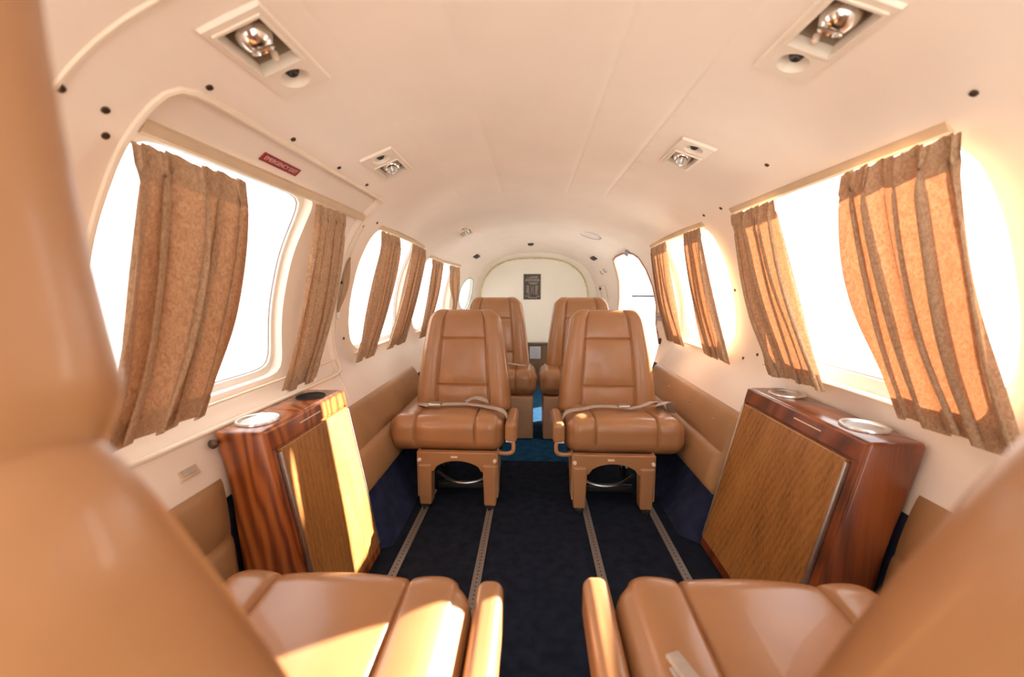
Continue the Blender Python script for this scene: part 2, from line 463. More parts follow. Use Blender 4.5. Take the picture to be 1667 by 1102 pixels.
# ------------------------------------------------------------------ windows: reveal, frame, pane, curtain rail
def bead_loop(loop, r, off=0.):
    return tube([P(p[1], p[0], off) for p in loop], r, 8, closed=True)
WIN = {}
def make_window(name, loop, rail, depth=.05, fr=.022, d0=0., m='white', reveal_m='liner', pane_seg=6):
    root = empty(name); root['kind'] = 'structure'
    b = MB()
    b.add(*rings([(loop, d0), (shrink(loop, .002), d0+.006), (shrink(loop, .006), d0+depth)]))
    b.obj('reveal', reveal_m, root, smooth=50)
    fl = shrink(loop, .004); fi = shrink(loop, .004+fr)
    b = MB(); b.add(*rings([(fl, d0+depth-.004), (shrink(loop, .004+fr*.85), d0+depth-.006), (fi, d0+depth), (fi, d0+depth+.022)]))
    b.obj('frame', m, root, smooth=50)
    v, f = disc(fi, d0+depth+.016); obj('pane', v, f, 'glass', root)
    gl = MB(); gl.add(*tube([P(p[1], p[0], d0+depth+.001) for p in shrink(loop, .004+fr)], .0022, 6, closed=True))
    gl.obj('seal', 'greyfit', root)
    if rail:
        side, y0, y1, zt = rail
        b = MB(); n = 30; V = []; F = []
        for i in range(n+1):
            y = y0+(y1-y0)*i/n; t = t_of_z(zt)
            for dt, of in ((-.011, -.002), (-.011, .014), (.013, .014), (.013, -.004), (.006, -.007)):
                V.append(P(side*(t+dt), y, of))
        for i in range(n):
            for k in range(5): F.append((5*i+k, 5*i+(k+1) % 5, 5*(i+1)+(k+1) % 5, 5*(i+1)+k))
        F += [tuple(range(5)), tuple(5*n+k for k in range(5))]
        obj('curtain_rail', V, F, 'rail_tan', root, smooth=30)
        # lower retaining rod
        zb = HOLE[name][3]-.004 if name != 'window_1' else .655
        b = MB(); b.add(*tube([P(side*t_of_z(zb), y0+(y1-y0)*i/n, -.004) for i in range(n+1)], .004, 8))
        b.obj('curtain_rod', 'bead', root)
    WIN[name] = root
    return root
# window_1: an escape hatch set back in the lining, with the window in it
hl = LOOP['window_1']; HO = .022
root = empty('window_1'); root['kind'] = 'structure'; WIN['window_1'] = root
b = MB(); b.add(*rings([(hl, 0.), (shrink(hl, .003), .004), (shrink(hl, .006), HO)])); b.obj('reveal', 'liner', root, smooth=50)
gl1 = window_loop(-1, .698, 1.315, .672, 1.214, n=10)
hb = shrink(hl, .0055)
ys = np.arange(.70, 1.62, .03); tsx = np.arange(min(p[1] for p in hb)+.01, max(p[1] for p in hb)-.005, .03)
ex = [(y, t) for y in ys for t in tsx if in_poly(y, t, hb) and not in_poly(y, t, gl1) and min((p[0]-y)**2+(p[1]-t)**2 for p in gl1+hb) > .008**2]
V, F = cdt([(hb, True), (gl1, True)], ex, lambda y, t: in_poly(y, t, hb) and not in_poly(y, t, gl1))
obj('hatch_panel', [P(t, y, HO) for y, t in V], F, 'liner', root, smooth=60)
_sub = make_window('window_1', gl1, (-1, .69, 1.60, 1.221), depth=.03, fr=.02, d0=HO)
for ch in list(_sub.children): ch.parent = root
bpy.data.objects.remove(_sub); WIN['window_1'] = root; root.name = 'window_1'
make_window('window_2', LOOP['window_2'], (-1, 1.79, 2.51, 1.213))
make_window('window_3', LOOP['window_3'], (-1, 2.74, 3.38, 1.185))
make_window('window_4', LOOP['window_4'], None, depth=.03, fr=.012)
obj('rim', *bead_loop(shrink(LOOP['window_4'], .004), .004, -.001), plain('teal_gasket', (.12, .33, .36), .5), WIN['window_4'])
make_window('window_5', LOOP['window_5'], (1, .775, 1.55, 1.226), fr=.040)
make_window('window_6', LOOP['window_6'], (1, 1.81, 2.58, 1.219), fr=.052)
# mouldings of the escape hatch
def tpath(pts, off=-.002, n=60, side=-1): return [P(side*t, y, off) for y, t in smooth_path([(y, t_of_z(z)) for y, z in pts], n)]
b = MB(); b.add(*tube([P(p[1], p[0], -.001) for p in scaled(hl, 1.003)], .0065, 8, closed=True)); b.obj('trim_3', 'bead', kind='structure')
b = MB(); b.add(*tube([P(T, .563, -.001) for T in np.linspace(-t_of_z(1.0), -t_of_w(.10), 60)], .004, 6)); b.obj('trim_4', 'bead', kind='structure')
b = MB(); b.add(*tube(tpath([(1.655, 1.20), (1.665, 1.0), (1.66, .8), (1.60, .62), (1.56, .50)], -.0005), .0028, 6)); b.obj('trim_5', 'bead', kind='structure')

# doorway
droot = empty('door_1'); droot['kind'] = 'structure'
dl = LOOP['door_1']
b = MB(); b.add(*rings([(dl, -.002), (dl, .02), (dl, .07)])); b.obj('door_jamb', 'white', droot, smooth=40)
b = MB(); b.add(*tube([P(p[1], p[0], -.002) for p in dl[:13]], .0075, 8)); b.add(*tube([P(p[1], p[0], -.002) for p in dl[16:]+dl[:2]], .006, 8))
b.obj('door_seal', plain('tan_door_seal', (.45, .25, .16), .5), droot)
lf = []; ff = []  # added panel outside the doorway, keeps the sun off the opposite wall
hg = P(t_of_z(.9), 2.895, .03); rot = Matrix.Rotation(math.radians(-30), 4, 'Z')
zs_ = [.58, .62, .68, .75, .9, 1.0, 1.08, 1.15, 1.26, 1.40]
for o_ in (0., .03):
    for z in zs_:
        for k in range(7):
            p = P(t_of_z(min(z, .9)), 2.90+.74*k/6, .03+o_)-hg; p.z = z-hg.z; lf.append(hg+rot @ p)
for a in range(2):
    for i in range(len(zs_)-1):
        for k in range(6):
            q = a*70+i*7+k; ff.append((q, q+1, q+8, q+7))
rim_ = [i for i in range(7)]+[7*i+6 for i in range(1, 10)]+[63+k for k in range(5, -1, -1)]+[7*i for i in range(8, 0, -1)]
ff += [(rim_[i], rim_[(i+1) % len(rim_)], 70+rim_[(i+1) % len(rim_)], 70+rim_[i]) for i in range(len(rim_))]
obj('added_sun_blocker', lf, ff, 'white', droot, smooth=40)
lt = MB()
for dz, sx in ((0, .016), (.022, .010), (-.02, .012)):
    lt.add(*box(P(t_of_z(.76+dz), 2.825, -.006), (.010, .016, sx*.5)))
lt.add(*xf(lathe([(0, -.02), (.010, -.02), (.012, .01), (0, .012)], 14), Matrix.Translation(P(t_of_z(.745), 2.80, -.006)) @ Matrix.Rotation(PI/2, 4, 'Y')))
lt.obj('door_latch', 'greyfit', droot)
lt = MB(); lt.add(*box(P(t_of_z(.575), 2.855, -.006), (.008, .012, .02))); lt.obj('latch_pin', 'dark_metal', droot)
bar = MB(); bar.add(*tube([P(t_of_z(.905), 2.87, .012), P(t_of_z(.905), 3.05, .02), P(t_of_z(.905), 3.30, .03)], .0085, 12)); 
tag(bar.obj('grab_bar', 'bluebar'), 'short blue-grey horizontal bar crossing the bright open doorway', 'bar')
bm_ = MB(); bm_.add(*box((0, 0, .008), (.016, .034, .010))); bm_.add(*box((.004, .03, .012), (.008, .014, .006)))
o = bm_.obj('door_catch', 'greyfit'); o.matrix_world = frame(t_of_z(1.243), 2.99, .3); tag(o, 'small grey catch fixed over the top edge of the open doorway', 'catch')

# ------------------------------------------------------------------ padded leather side panels
def side_panel(name, side, ya, yb):
    n = 70; V = []; F = []
    tA, tB, tC = t_of_z(.482), t_of_z(.335), t_of_z(.185)
    ks = []
    for k in range(13):
        u = k/12; ks.append((tA+(tB-tA)*u, -.006-.016*math.sin(PI*min(1, u*1.02))**.35 if 0 < u < 1 else (-.001 if u == 0 else -.010)))
    for k in range(1, 15):
        u = k/14; ks.append((tB+(tC-tB)*u, -.010-.026*math.sin(PI*min(1, .04+u*.96))**.4 if u < 1 else -.001))
    m = len(ks)
    for i in range(n+1):
        y = ya+(yb-ya)*i/n; e = min(1, min(i, n-i)/2.)
        for t, of in ks: V.append(P(side*t, y, of*(.2+.8*e)-.0005))
    for i in range(n):
        for k in range(m-1): F.append((m*i+k, m*i+k+1, m*(i+1)+k+1, m*(i+1)+k))
    root = obj(name, V, F, 'panel_leather', smooth=70, kind='structure')
    return root
trim_6 = side_panel('trim_6', -1, 1.345, 2.37)
trim_7 = side_panel('trim_7', 1, 1.450, 2.54)
side_panel('trim_8', -1, -.6, .912)
side_panel('trim_9', 1, -.6, .914)
def button(side, y, z, parent):
    v, f = lathe([(0, .006), (.004, .0055), (.0065, .003), (.007, -.004)], 14)
    o = obj('button', *xf((v, f), frame(side*t_of_z(z), y) @ Matrix.Translation((0, 0, .021))), 'leather_pale', parent)
for y in (1.62, 1.88, 2.13): button(-1, y, .425, trim_6)
for y in (1.62, 1.88, 2.16, 2.42): button(1, y, .415, trim_7)

# screws along the lining
def screw(T, y, parent, r=.0062):
    v, f = lathe([(0, .0022), (r*.45, .0022), (r*.5, .0012), (r*.75, .0012), (r*.8, .0030), (r, .0026), (r*1.05, -.001)], 16)
    obj('screw', *xf((v, f), frame(T, y)), 'screw', parent)
for y, z in ((.57, 1.225), (.632, 1.222), (.652, 1.192), (.727, 1.296), (.976, 1.296), (1.204, 1.296), (1.403, 1.296), (1.64, 1.195), (1.735, 1.222), (1.652, .97), (1.715, .73), (2.60, .95)):
    screw(-t_of_z(z), y, wall_left, .0058)
for y, z in ((.712, 1.252), (1.595, 1.243), (1.745, 1.243), (.735, .956), (1.775, .939), (1.646, .945), (1.70, .66), (1.608, .69), (1.2, 1.285)):
    screw(t_of_z(z), y, wall_right, .0058)

# ------------------------------------------------------------------ ceiling reading lights
def make_fixture():
    root = empty('reading_light')
    # bezel with a square lamp opening and a round vent opening
    W_, L_ = .050, .106
    outer = [(-W_, -L_), (W_, -L_), (W_, L_), (-W_, L_)]
    sq = [(-.037, -.090), (.037, -.090), (.037, .022), (-.037, .022)]
    ci = [(.027*math.cos(2*PI*k/40), .064+.027*math.sin(2*PI*k/40)) for k in range(40)]
    V, F = cdt([(outer, True), (sq, True), (ci, True)], [], lambda x, y: not in_poly(x, y, sq) and not in_poly(x, y, ci))
    b = MB(); b.add([(x, y, .007) for x, y in V], F)
    n = 4
    b.add([(x, y, .007) for x, y in outer]+[(x*1.07, y*1.035, -.001) for x, y in outer], [(i, (i+1) % n, n+(i+1) % n, n+i) for i in range(n)])
    # raised rim round the lamp opening
    rim = [(-.0415, -.0945), (.0415, -.0945), (.0415, .0265), (-.0415, .0265)]
    b.add([(x, y, .007) for x, y in rim]+[(x, y, .010) for x, y in rim]+[(x, y, .010) for x, y in sq]+[(x, y, -.012) for x, y in sq],
          [(r*4+i, r*4+(i+1) % 4, (r+1)*4+(i+1) % 4, (r+1)*4+i) for r in range(3) for i in range(4)])
    b.obj('bezel', 'bezel', root, smooth=30)
    w = MB(); w.add([(x, y, -.012) for x, y in sq]+[(x*.98, y, -.055) for x, y in sq], [(i, (i+1) % 4, 4+(i+1) % 4, 4+i) for i in range(4)]+[(4, 5, 6, 7)])
    w.obj('lamp_well', 'well', root, smooth=None)
    lm = Matrix.Translation((0, -.042, -.014)) @ Matrix.Rotation(-.45, 4, 'X')
    sph = [(.030*math.sin(a), .030*math.cos(a)) for a in np.linspace(.62, PI-.001, 16)]
    lens = [(.001, .013), (.010, .0125), (.016, .0145)]
    lamp = obj('lamp', *xf(lathe(sph[::-1], 36, False), lm), 'chrome', root)
    obj('lamp_rim', *xf(lathe([(.0155, .0245), (.0175, .0275), (.0200, .0265), (.0185, .0225)], 36, False), lm), 'chrome', lamp)
    obj('reflector', *xf(lathe([(.0005, .004), (.008, .008), (.0165, .0250)], 32, False), lm), 'steel', lamp)
    k = MB(); k.add(*xf(lathe([(0, -.004), (.006, -.003), (.006, .006), (.004, .010), (0, .011)], 16), Matrix.Translation((0, .010, -.008))))
    k.obj('knob', 'cream_knob', root)
    c = MB(); c.add(*xf(lathe([(.027, .007), (.025, .002), (.018, -.014), (.010, -.02)], 40, False), Matrix.Translation((0, .064, 0)))); c.obj('vent_cup', 'bezel', root, smooth=70)
    g = MB(); g.add(*xf(lathe([(.0015, -.004), (.0045, .000), (.009, .001), (.0125, -.004), (.013, -.020)], 24, False), Matrix.Translation((0, .060, 0)))); g.obj('air_nozzle', 'dark_metal', root, smooth=60)
    return root
fx = make_fixture()
FL_LABEL = ['reading light with big chrome lamp, above the near end of the red-placard window',
            'smaller-looking reading light over the far end of the window with the red placard',
            'reading light cut by the top edge of the picture, above the glowing curtain',
            'reading light above the bunched curtain beside the plain cream window header',
            'tiny dark reading light in the sloping ceiling near the aft seats']
for i, (T, y, r) in enumerate(FIXT):
    o = fx if i == 0 else copy_tree(fx)
    o.matrix_world = frame(T, y, r)
    tag(o, FL_LABEL[i], 'light', 'ceiling reading lights')
def small_fitting(name, T, y, label, cat, sx=.02, sy=.035, rz=0):
    b = MB(); v, f = pillow((sx, sy, .007), .005, (2, 2, 1), 3); b.add(v+np.array([0, 0, .004]), f)
    b.add(*box((0, sy*.2, .012), (sx*.5, sy*.4, .003)))
    o = b.obj(name, 'dark_metal'); o.matrix_world = frame(T, y, rz); tag(o, label, cat); return o
small_fitting('ceiling_fitting', -t_of_z(1.29), 3.50, 'small dark oblong fitting on the ceiling above the round porthole', 'fitting', .022, .05)
small_fitting('ceiling_fitting', t_of_z(1.285), 3.62, 'small dark oblong fitting on the ceiling between bulkhead and doorway', 'fitting', .022, .05)
small_fitting('ceiling_fitting', -t_of_w(.06), 3.62, 'small dark flat fitting on the ceiling above the black plaque', 'fitting', .025, .03)
def speaker():
    root = empty('ceiling_speaker')
    obj('ring', *lathe([(.064, 0), (.072, .003), (.080, .004), (.086, .001), (.087, -.002)], 48, False), 'speaker', root, smooth=60)
    v, f = lathe([(0, .006), (.02, .0055), (.03, .001), (.04, .004), (.05, .001), (.064, .001)], 48); obj('grille', v, f, 'liner', root, smooth=60)
    root.matrix_world = frame(t_of_w(.40), 3.02)
    tag(root, 'round pale grey speaker ring set in the ceiling near the open doorway', 'speaker')
speaker()
# access panel outline and hooks on the lining between doorway and bulkhead
def access():
    root = empty('access_panel')
    b = MB(); v, f = pillow((.085, .075, .004), .003, (2, 2, 1), 2); b.add(v, f); b.obj('panel', 'liner', root)
    b = MB(); pts = [(-.085, -.075, .004), (.085, -.075, .004), (.085, .075, .004), (-.085, .075, .004)]
    b.add(*tube([pts[0], pts[1]], .0035, 6)); b.add(*tube([pts[1], pts[2]], .0035, 6)); b.add(*tube([pts[2], pts[3]], .0035, 6)); b.obj('edge', 'yellowed', root)
    k = MB(); k.add(*xf(lathe([(0, .02), (.012, .018), (.014, .004), (.008, 0)], 14), Matrix.Translation((.06, .05, 0)))); k.obj('knob', 'dark_metal', root)
    root.matrix_world = frame(t_of_z(.93), 3.84)
    tag(root, 'cream access panel with yellowed edges and dark knob beside the open doorway', 'panel')
access()
for dy, dz, lab in ((3.70, 1.14, 'small grey hook on the cream lining, the one closer to the bulkhead'), (3.60, 1.15, 'small grey hook on the cream lining, the one closer to the doorway')):
    b = MB(); b.add(*tube([(0, 0, 0), (0, 0, .012), (.02, .004, .016), (.036, .006, .012)], .004, 8)); o = b.obj('coat_hook', 'greyfit'); o.matrix_world = frame(t_of_z(dz), dy); tag(o, lab, 'hook', 'coat hooks by the doorway')

# ------------------------------------------------------------------ writing
def text_mesh(name, s, size, mx, m, parent):
    c = bpy.data.curves.new(name, 'FONT'); c.body = s; c.size = size; c.align_x = 'CENTER'; c.align_y = 'CENTER'; c.extrude = .0004
    o = bpy.data.objects.new(name+'_tmp', c); COL.objects.link(o)
    me = bpy.data.meshes.new_from_object(o.evaluated_get(bpy.context.evaluated_depsgraph_get()))
    bpy.data.objects.remove(o)
    me.materials.clear(); me.materials.append(M[m])
    t = bpy.data.objects.new(name, me); COL.objects.link(t); t.parent = parent; t.matrix_local = mx; return t
def red_sign():
    root = empty('exit_placard')
    b = MB(); v, f = pillow((.012, .075, .0015), .001, (1, 1, 1), 2); b.add(v, f); b.obj('plate', 'red', root)
    text_mesh('lettering', 'EMERGENCY EXIT', .0165, Matrix.Translation((0, 0, .0015)) @ Matrix.Rotation(PI/2, 4, 'Z'), 'red_text', root)
    f_ = frame(-t_of_z(1.247), 1.058); f_.translation = P(-t_of_z(1.247), 1.058, HO-.002); root.matrix_world = f_
    tag(root, 'small red EMERGENCY EXIT placard on the cream header above the window', 'sign')
red_sign()
def plaque():
    root = empty('wall_plaque', (-.004, Y1-.018, .957))
    b = MB(); v, f = pillow((.085, .004, .126), .003, (1, 1, 1), 2); b.add(v, f); b.obj('plate', 'plq', root)
    rows = MB(); r = random.Random(3)
    for z, x0, x1 in ((.100, -.02, .05), (.088, -.05, .045), (.072, -.065, .065), (.060, -.07, .07), (.040, -.035, .05), (.028, -.02, .045), (-.092, -.065, -.03), (-.094, .045, .065), (-.108, -.04, .05)):
        x = x0
        while x < x1:
            w = r.uniform(.006, .018); rows.add(*box((min(x+w/2, x1), -.0045, z), (w/2, .0008, .0035))); x += w+.004
    for side in (-1, 1):
        for k in range(7):
            z = .008-.013*k; x = side*.03; w = r.uniform(.012, .03)
            rows.add(*box((x+side*w/2, -.0045, z), (w/2, .0008, .0028)))
    rows.add(*tube([(-.012, -.0045, .01), (-.004, -.0045, -.03), (-.012, -.0045, -.075)], .0022, 6)); rows.add(*tube([(.014, -.0045, .012), (.008, -.0045, -.03), (.018, -.0045, -.075)], .0022, 6))
    rows.obj('markings', 'plq_text', root, smooth=None)
    tag(root, 'black rectangular plaque with faded grey markings on the aft bulkhead', 'plaque')
plaque()
# low dark panel and card at the foot of the bulkhead
root = empty('low_panel', (.02, Y1-.04, 0))
v, f = pillow((.5, .02, .19), .008, (1, 1, 1), 3); obj('board', v+np.array([0, 0, .195]), f, 'wood_low', root)
v, f = pillow((.5, .026, .012), .006, (1, 1, 1), 3); obj('top_rail', v+np.array([0, -.004, .385]), f, plain('panel_top_rail', (.07, .045, .025), .4), root)
tag(root, 'low dark brown panel at the foot of the aft bulkhead', 'panel')
root = empty('info_card', (.03, Y1-.064, .30))
v, f = pillow((.055, .002, .062), .0015, (1, 1, 1), 2); obj('card', v, f, 'paper', root)
b = MB()
for k in range(5): b.add(*box((0, -.0028, .04-.018*k), (.035-.004*(k % 2), .0006, .003)))
b.obj('printing', 'greyfit', root, smooth=None)
tag(root, 'pale blue-grey card on the dark low panel between the aft seats', 'card')

# ------------------------------------------------------------------ curtains
def curtain(side, top, bot, nf, seed, label, pinch=None, amp=.017, group='tan pleated window curtains', hem=True, lean=0.):
    """top=(z, y0, y1), bot=(z, y0, y1); hangs straight between the rail and the lower rod"""
    r = random.Random(seed)
    nu, nv = nf*24, 56
    ph = [r.uniform(-.5, .5) for _ in range(6)]
    def rod(z, y, off): return P(side*t_of_z(z), y, off)
    V = []; F = []
    for j in range(nv+1):
        v = j/nv
        e0 = (1-v)*top[1]+v*bot[1]; e1 = (1-v)*top[2]+v*bot[2]
        if pinch:
            pv, k, yc = pinch; q = math.exp(-((v-pv)/.22)**2)*k
            c = (1-q)*(e0+e1)/2+q*yc; hw = (e1-e0)/2*(1-q*.8); e0, e1 = c-hw, c+hw
        z0, z1 = top[0], bot[0]
        for i in range(nu+1):
            u = i/nu
            uw = u+.22/nf*math.sin(2*PI*(u*nf*.5+ph[0]))*(.4+.6*v)+.012*math.sin(9*v+ph[1]*6)*math.sin(PI*u)
            y = e0+(e1-e0)*uw
            y += (e1-e0)*(.23+.07*math.sin(7*u+ph[3]*6))/nf*math.sin(4*PI*nf*(u+.035*math.sin(2*PI*u+ph[2]*3)+.02*math.sin(5*v+6*u+ph[3]*6))+ph[4])*min(1, v/.12)*min(1, u/.06, (1-u)/.06)
            g = 2*PI*nf*(u+.035*math.sin(2*PI*u+ph[2]*3)+.02*math.sin(5*v+6*u+ph[3]*6))
            s = math.sin(g); fold = s*abs(s)**.25+.35*math.sin(g*.5+ph[4]*6+2*v)+.15*math.sin(2.3*g+ph[5]*6)
            head = min(1, v/.10)
            a = amp*(.45+.55*head)*(.75+.45*math.sin(PI*min(1, max(0, v))*.9))
            if v < .07: fold += .5*math.sin(3*g+ph[1]*5)
            d = .016+a*(1+fold*.8)
            A = rod(z0, y, -d); B = rod(z1, y, -d*.9-.004)
            p = A.lerp(B, v)
            # belly towards the cabin a little so the cloth hangs
            p.x -= side*.012*math.sin(PI*v)*(.6+.4*math.sin(3*u+ph[0]*6))
            p.z += .006*math.sin(g*.5+ph[2]*6)*v
            p.y += lean*v*v*0
            V.append(p)
    for j in range(nv):
        for i in range(nu): F.append((j*(nu+1)+i, j*(nu+1)+i+1, (j+1)*(nu+1)+i+1, (j+1)*(nu+1)+i))
    root = obj('curtain', V, F, 'curtain', smooth=180)
    # double cloth: heading and hem are parts of their own
    def band(name, j0, j1, off):
        VV = []; FF = []
        for j in range(j0, j1+1):
            for i in range(nu+1):
                p = V[j*(nu+1)+i].copy(); p.x -= side*off; VV.append(p)
        for j in range(j1-j0):
            for i in range(nu): FF.append((j*(nu+1)+i, j*(nu+1)+i+1, (j+1)*(nu+1)+i+1, (j+1)*(nu+1)+i))
        obj(name, VV, FF, 'curtain', root, smooth=180)
    band('heading', 0, 5, .0018); band('hem', nv-5, nv, .0018)
    tag(root, label, 'curtain', group)
    return root
CL = -1; CR = 1
curtain(CL, (1.206, .660, .925), (.640, .640, .885), 5, 11, 'wide tan curtain at the escape-hatch window, the one closer to the camera', amp=.026)
curtain(CL, (1.214, 1.225, 1.420), (.615, 1.172, 1.365), 4, 12, 'narrow tan curtain at the far edge of the escape-hatch window', amp=.018)
curtain(CL, (1.208, 1.775, 2.010), (.615, 1.700, 1.885), 5, 13, 'near tan curtain of the middle window beyond the hanging strap', amp=.018)
curtain(CL, (1.208, 2.230, 2.490), (.615, 2.090, 2.365), 5, 14, 'far tan curtain of the middle window beyond the hanging strap', amp=.018)
curtain(CL, (1.178, 2.745, 3.010), (.600, 2.675, 2.840), 4, 15, 'tan curtain at the aftmost square window, partly behind the seat back', amp=.016)
curtain(CL, (1.174, 3.135, 3.345), (.600, 3.15, 3.36), 4, 16, 'tan curtain gathered in at its waist beside the round porthole', pinch=(.62, .8, 3.31), amp=.012)
curtain(CR, (1.222, .740, .990), (.635, .722, .960), 5, 21, 'broad tan curtain glowing orange with sunlight above the darker cabinet', amp=.028)
curtain(CR, (1.220, 1.270, 1.530), (.632, 1.215, 1.455), 5, 22, 'sunlit tan curtain bunched at the far edge of the big bright window', amp=.020)
curtain(CR, (1.216, 1.800, 2.000), (.622, 1.735, 1.955), 5, 23, 'near tan curtain of the window next to the open doorway', amp=.018)
curtain(CR, (1.214, 2.275, 2.545), (.622, 2.225, 2.510), 5, 24, 'far tan curtain hanging right beside the open doorway', amp=.018)

# hanging strap on the pillar
def strap():
    root = empty('hanging_strap', tuple(P(-t_of_z(.95), 1.655, -.004)))
    base = root.location
    V = []; F = []; n = 30
    for i in range(n+1):
        u = i/n; z = 1.075+(.845-1.075)*u; hw = .002+.020*math.sin(PI*u**.9)**.8
        for s in (-1, 0, 1):
            p = P(-t_of_z(z), 1.66-.004*u+s*hw, -.003-.004*(s == 0)-.018*math.sin(PI*u)); V.append(p-base)
    for i in range(n):
        for k in range(2): F.append((3*i+k, 3*i+k+1, 3*i+4+k, 3*i+3+k))
    o = obj('webbing', V, F, 'strap', root); md = o.modifiers.new('thick', 'SOLIDIFY'); md.thickness = .003
    b = MB(); v, f = pillow((.007, .008, .014), .004, (1, 1, 1), 3); c = P(-t_of_z(.835), 1.656, -.008)-base; b.add(v+np.array(c), f); b.obj('end_fitting', 'white', root)
    tag(root, 'narrow tan strap with white end hanging on the cream wall between two windows', 'strap')
strap()

# ------------------------------------------------------------------ wooden cabinets
def cabinet(side, ya, yb, xt, xb, label, cups, hole, frame_m, knob):
    """aisle face leans: xt at the top, xb at the floor; outer side follows the lining"""
    H = .60
    cx = side*.70+CX; root = empty('wooden_cabinet', (cx, (ya+yb)/2, 0)); o0 = Vector((cx, (ya+yb)/2, 0))
    zs = np.linspace(0, H, 13)
    def outer(z, y): return P(side*t_of_z(max(z, .02)), .9, -.012).x
    def inner(z): return xb+(xt-xb)*z/H
    # body: matched inner / outer points level by level, swept along y with a softened edge
    lev = list(np.linspace(0, H-.010, 14))+[H-.005, H-.0015, H]
    def prof_pts(y, ins):
        a_, b_ = [], []
        for z in lev:
            e = 0 if z <= H-.010 else (.0015 if z < H-.004 else (.004 if z < H-.001 else .0085))
            zz = z*(H-ins)/H
            a_.append((inner(zz)+side*(e+ins), zz)); b_.append((outer(zz, y)-side*(e+ins), zz))
        return a_+b_[::-1]
    secs = [(ya, .007), (ya+.0025, .0022), (ya+.008, 0.), (yb-.008, 0.), (yb-.0025, .0022), (yb, .007)]
    V = []; F = []
    for y, ins in secs: V += [Vector((x, y, z))-o0 for x, z in prof_pts(y, ins)]
    m = len(V)//len(secs); q = len(lev)
    for i in range(len(secs)-1):
        for k in range(m): F.append((i*m+k, i*m+(k+1) % m, (i+1)*m+(k+1) % m, (i+1)*m+k))
    for b0 in (0, (len(secs)-1)*m):
        for k in range(q-1): F.append((b0+k, b0+k+1, b0+m-2-k, b0+m-1-k))
    body = obj('body', V, F, frame_m, root, smooth=50)
    # aisle face frame: coordinates u along y, v down the face, n out towards the aisle
    dn = Vector((xb-xt, 0, -H)); Lf = dn.length; dn.normalize()
    nn = Vector((-side*abs(dn.z), 0, abs(dn.x)*1.)); nn = Vector((-side, 0, 0)); nn = (nn-dn*nn.dot(dn)).normalized()
    def fp(y, v, n): return Vector((xt, y, H))+dn*v+nn*n-o0
    def slab(y0, y1, v0, v1, n0, n1, bev=.003):
        vs = []
        for yy0, yy1, vv0, vv1, n in ((y0, y1, v0, v1, n0), (y0, y1, v0, v1, n1-bev), (y0+bev, y1-bev, v0+bev, v1-bev, n1)):
            vs += [fp(yy0, vv0, n), fp(yy1, vv0, n), fp(yy1, vv1, n), fp(yy0, vv1, n)]
        fs = [(0, 3, 2, 1), (8, 9, 10, 11)]+[(r*4+i, r*4+(i+1) % 4, (r+1)*4+(i+1) % 4, (r+1)*4+i) for r in (0, 1) for i in range(4)]
        return vs, fs
    top = MB(); top.add(*slab(ya+.004, yb-.004, .004, .052, -.004, .007)); top.add(*slab(ya+.004, ya+.026, .05, Lf-.03, -.004, .005)); top.add(*slab(yb-.012, yb-.003, .05, Lf-.03, -.004, .005))
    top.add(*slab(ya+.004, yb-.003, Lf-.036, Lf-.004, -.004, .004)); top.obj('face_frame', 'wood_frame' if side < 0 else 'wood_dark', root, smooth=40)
    door = MB(); door.add(*slab(ya+.036, yb-.022, .057, Lf-.038, 0, .013)); dr = door.obj('door', 'wood_door', root, smooth=40)
    for y0, y1 in ((ya+.027, ya+.035), (yb-.021, yb-.0135)):
        e = MB(); e.add(*slab(y0, y1, .064, Lf-.042, 0, .0145, .002)); e.obj('edge_strip', 'steel', dr, smooth=40)
    sl = MB(); sl.add(*slab(ya+.14, ya+.25, .0235, .027, .0055, .0078, .0008)); sl.obj('pull_slot', 'cream_knob', root, smooth=40)
    # cup holders set in the top
    for (x, y) in cups:
        c = MB(); c.add(*lathe([(.036, .0012), (.041, .0025), (.0435, .006), (.0465, .0085), (.0505, .008), (.0525, .004), (.052, .0003)], 48))
        h = obj('cup_holder', *xf((c.v, c.f), Matrix.Translation(Vector((x, y, H))-o0)), 'soft_chrome', root, smooth=50)
        obj('cup_floor', *xf(lathe([(0, .0018), (.036, .0018), (.0365, .0005)], 40), Matrix.Translation(Vector((x, y, H))-o0)), 'steel', h)
    for (x, y) in hole:
        h = obj('cup_opening', *xf(lathe([(0, .0006), (.036, .0006), (.037, .0002), (.040, .0002), (.041, .003), (.0435, .003), (.0445, 0)], 48), Matrix.Translation(Vector((x, y, H+.0004))-o0)), 'black', root, smooth=50)
    kx, ky, kz, ax = knob
    kb = MB(); kb.add(*xf(lathe([(.004, 0), (.005, .008), (.011, .012), (.012, .018), (.008, .022), (0, .023)], 18), Matrix.Translation(Vector((kx, ky, kz))-o0) @ ax)); kb.obj('knob', 'chrome' if side > 0 else 'screw', root)
    tag(root, label, 'cabinet', 'wooden drinks cabinets')
    return root
RX = Matrix.Rotation(-PI/2, 4, 'X'); RXn = Matrix.Rotation(PI/2, 4, 'X')
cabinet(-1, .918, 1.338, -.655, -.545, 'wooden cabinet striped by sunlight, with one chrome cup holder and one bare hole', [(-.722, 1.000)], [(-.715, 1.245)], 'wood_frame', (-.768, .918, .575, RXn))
cabinet(1, .922, 1.442, .768, .633, 'darker wooden cabinet with two chrome cup holders, standing under the glowing curtain', [(.838, 1.030), (.838, 1.345)], [], 'wood_dark', (.80, 1.442, .56, RX))

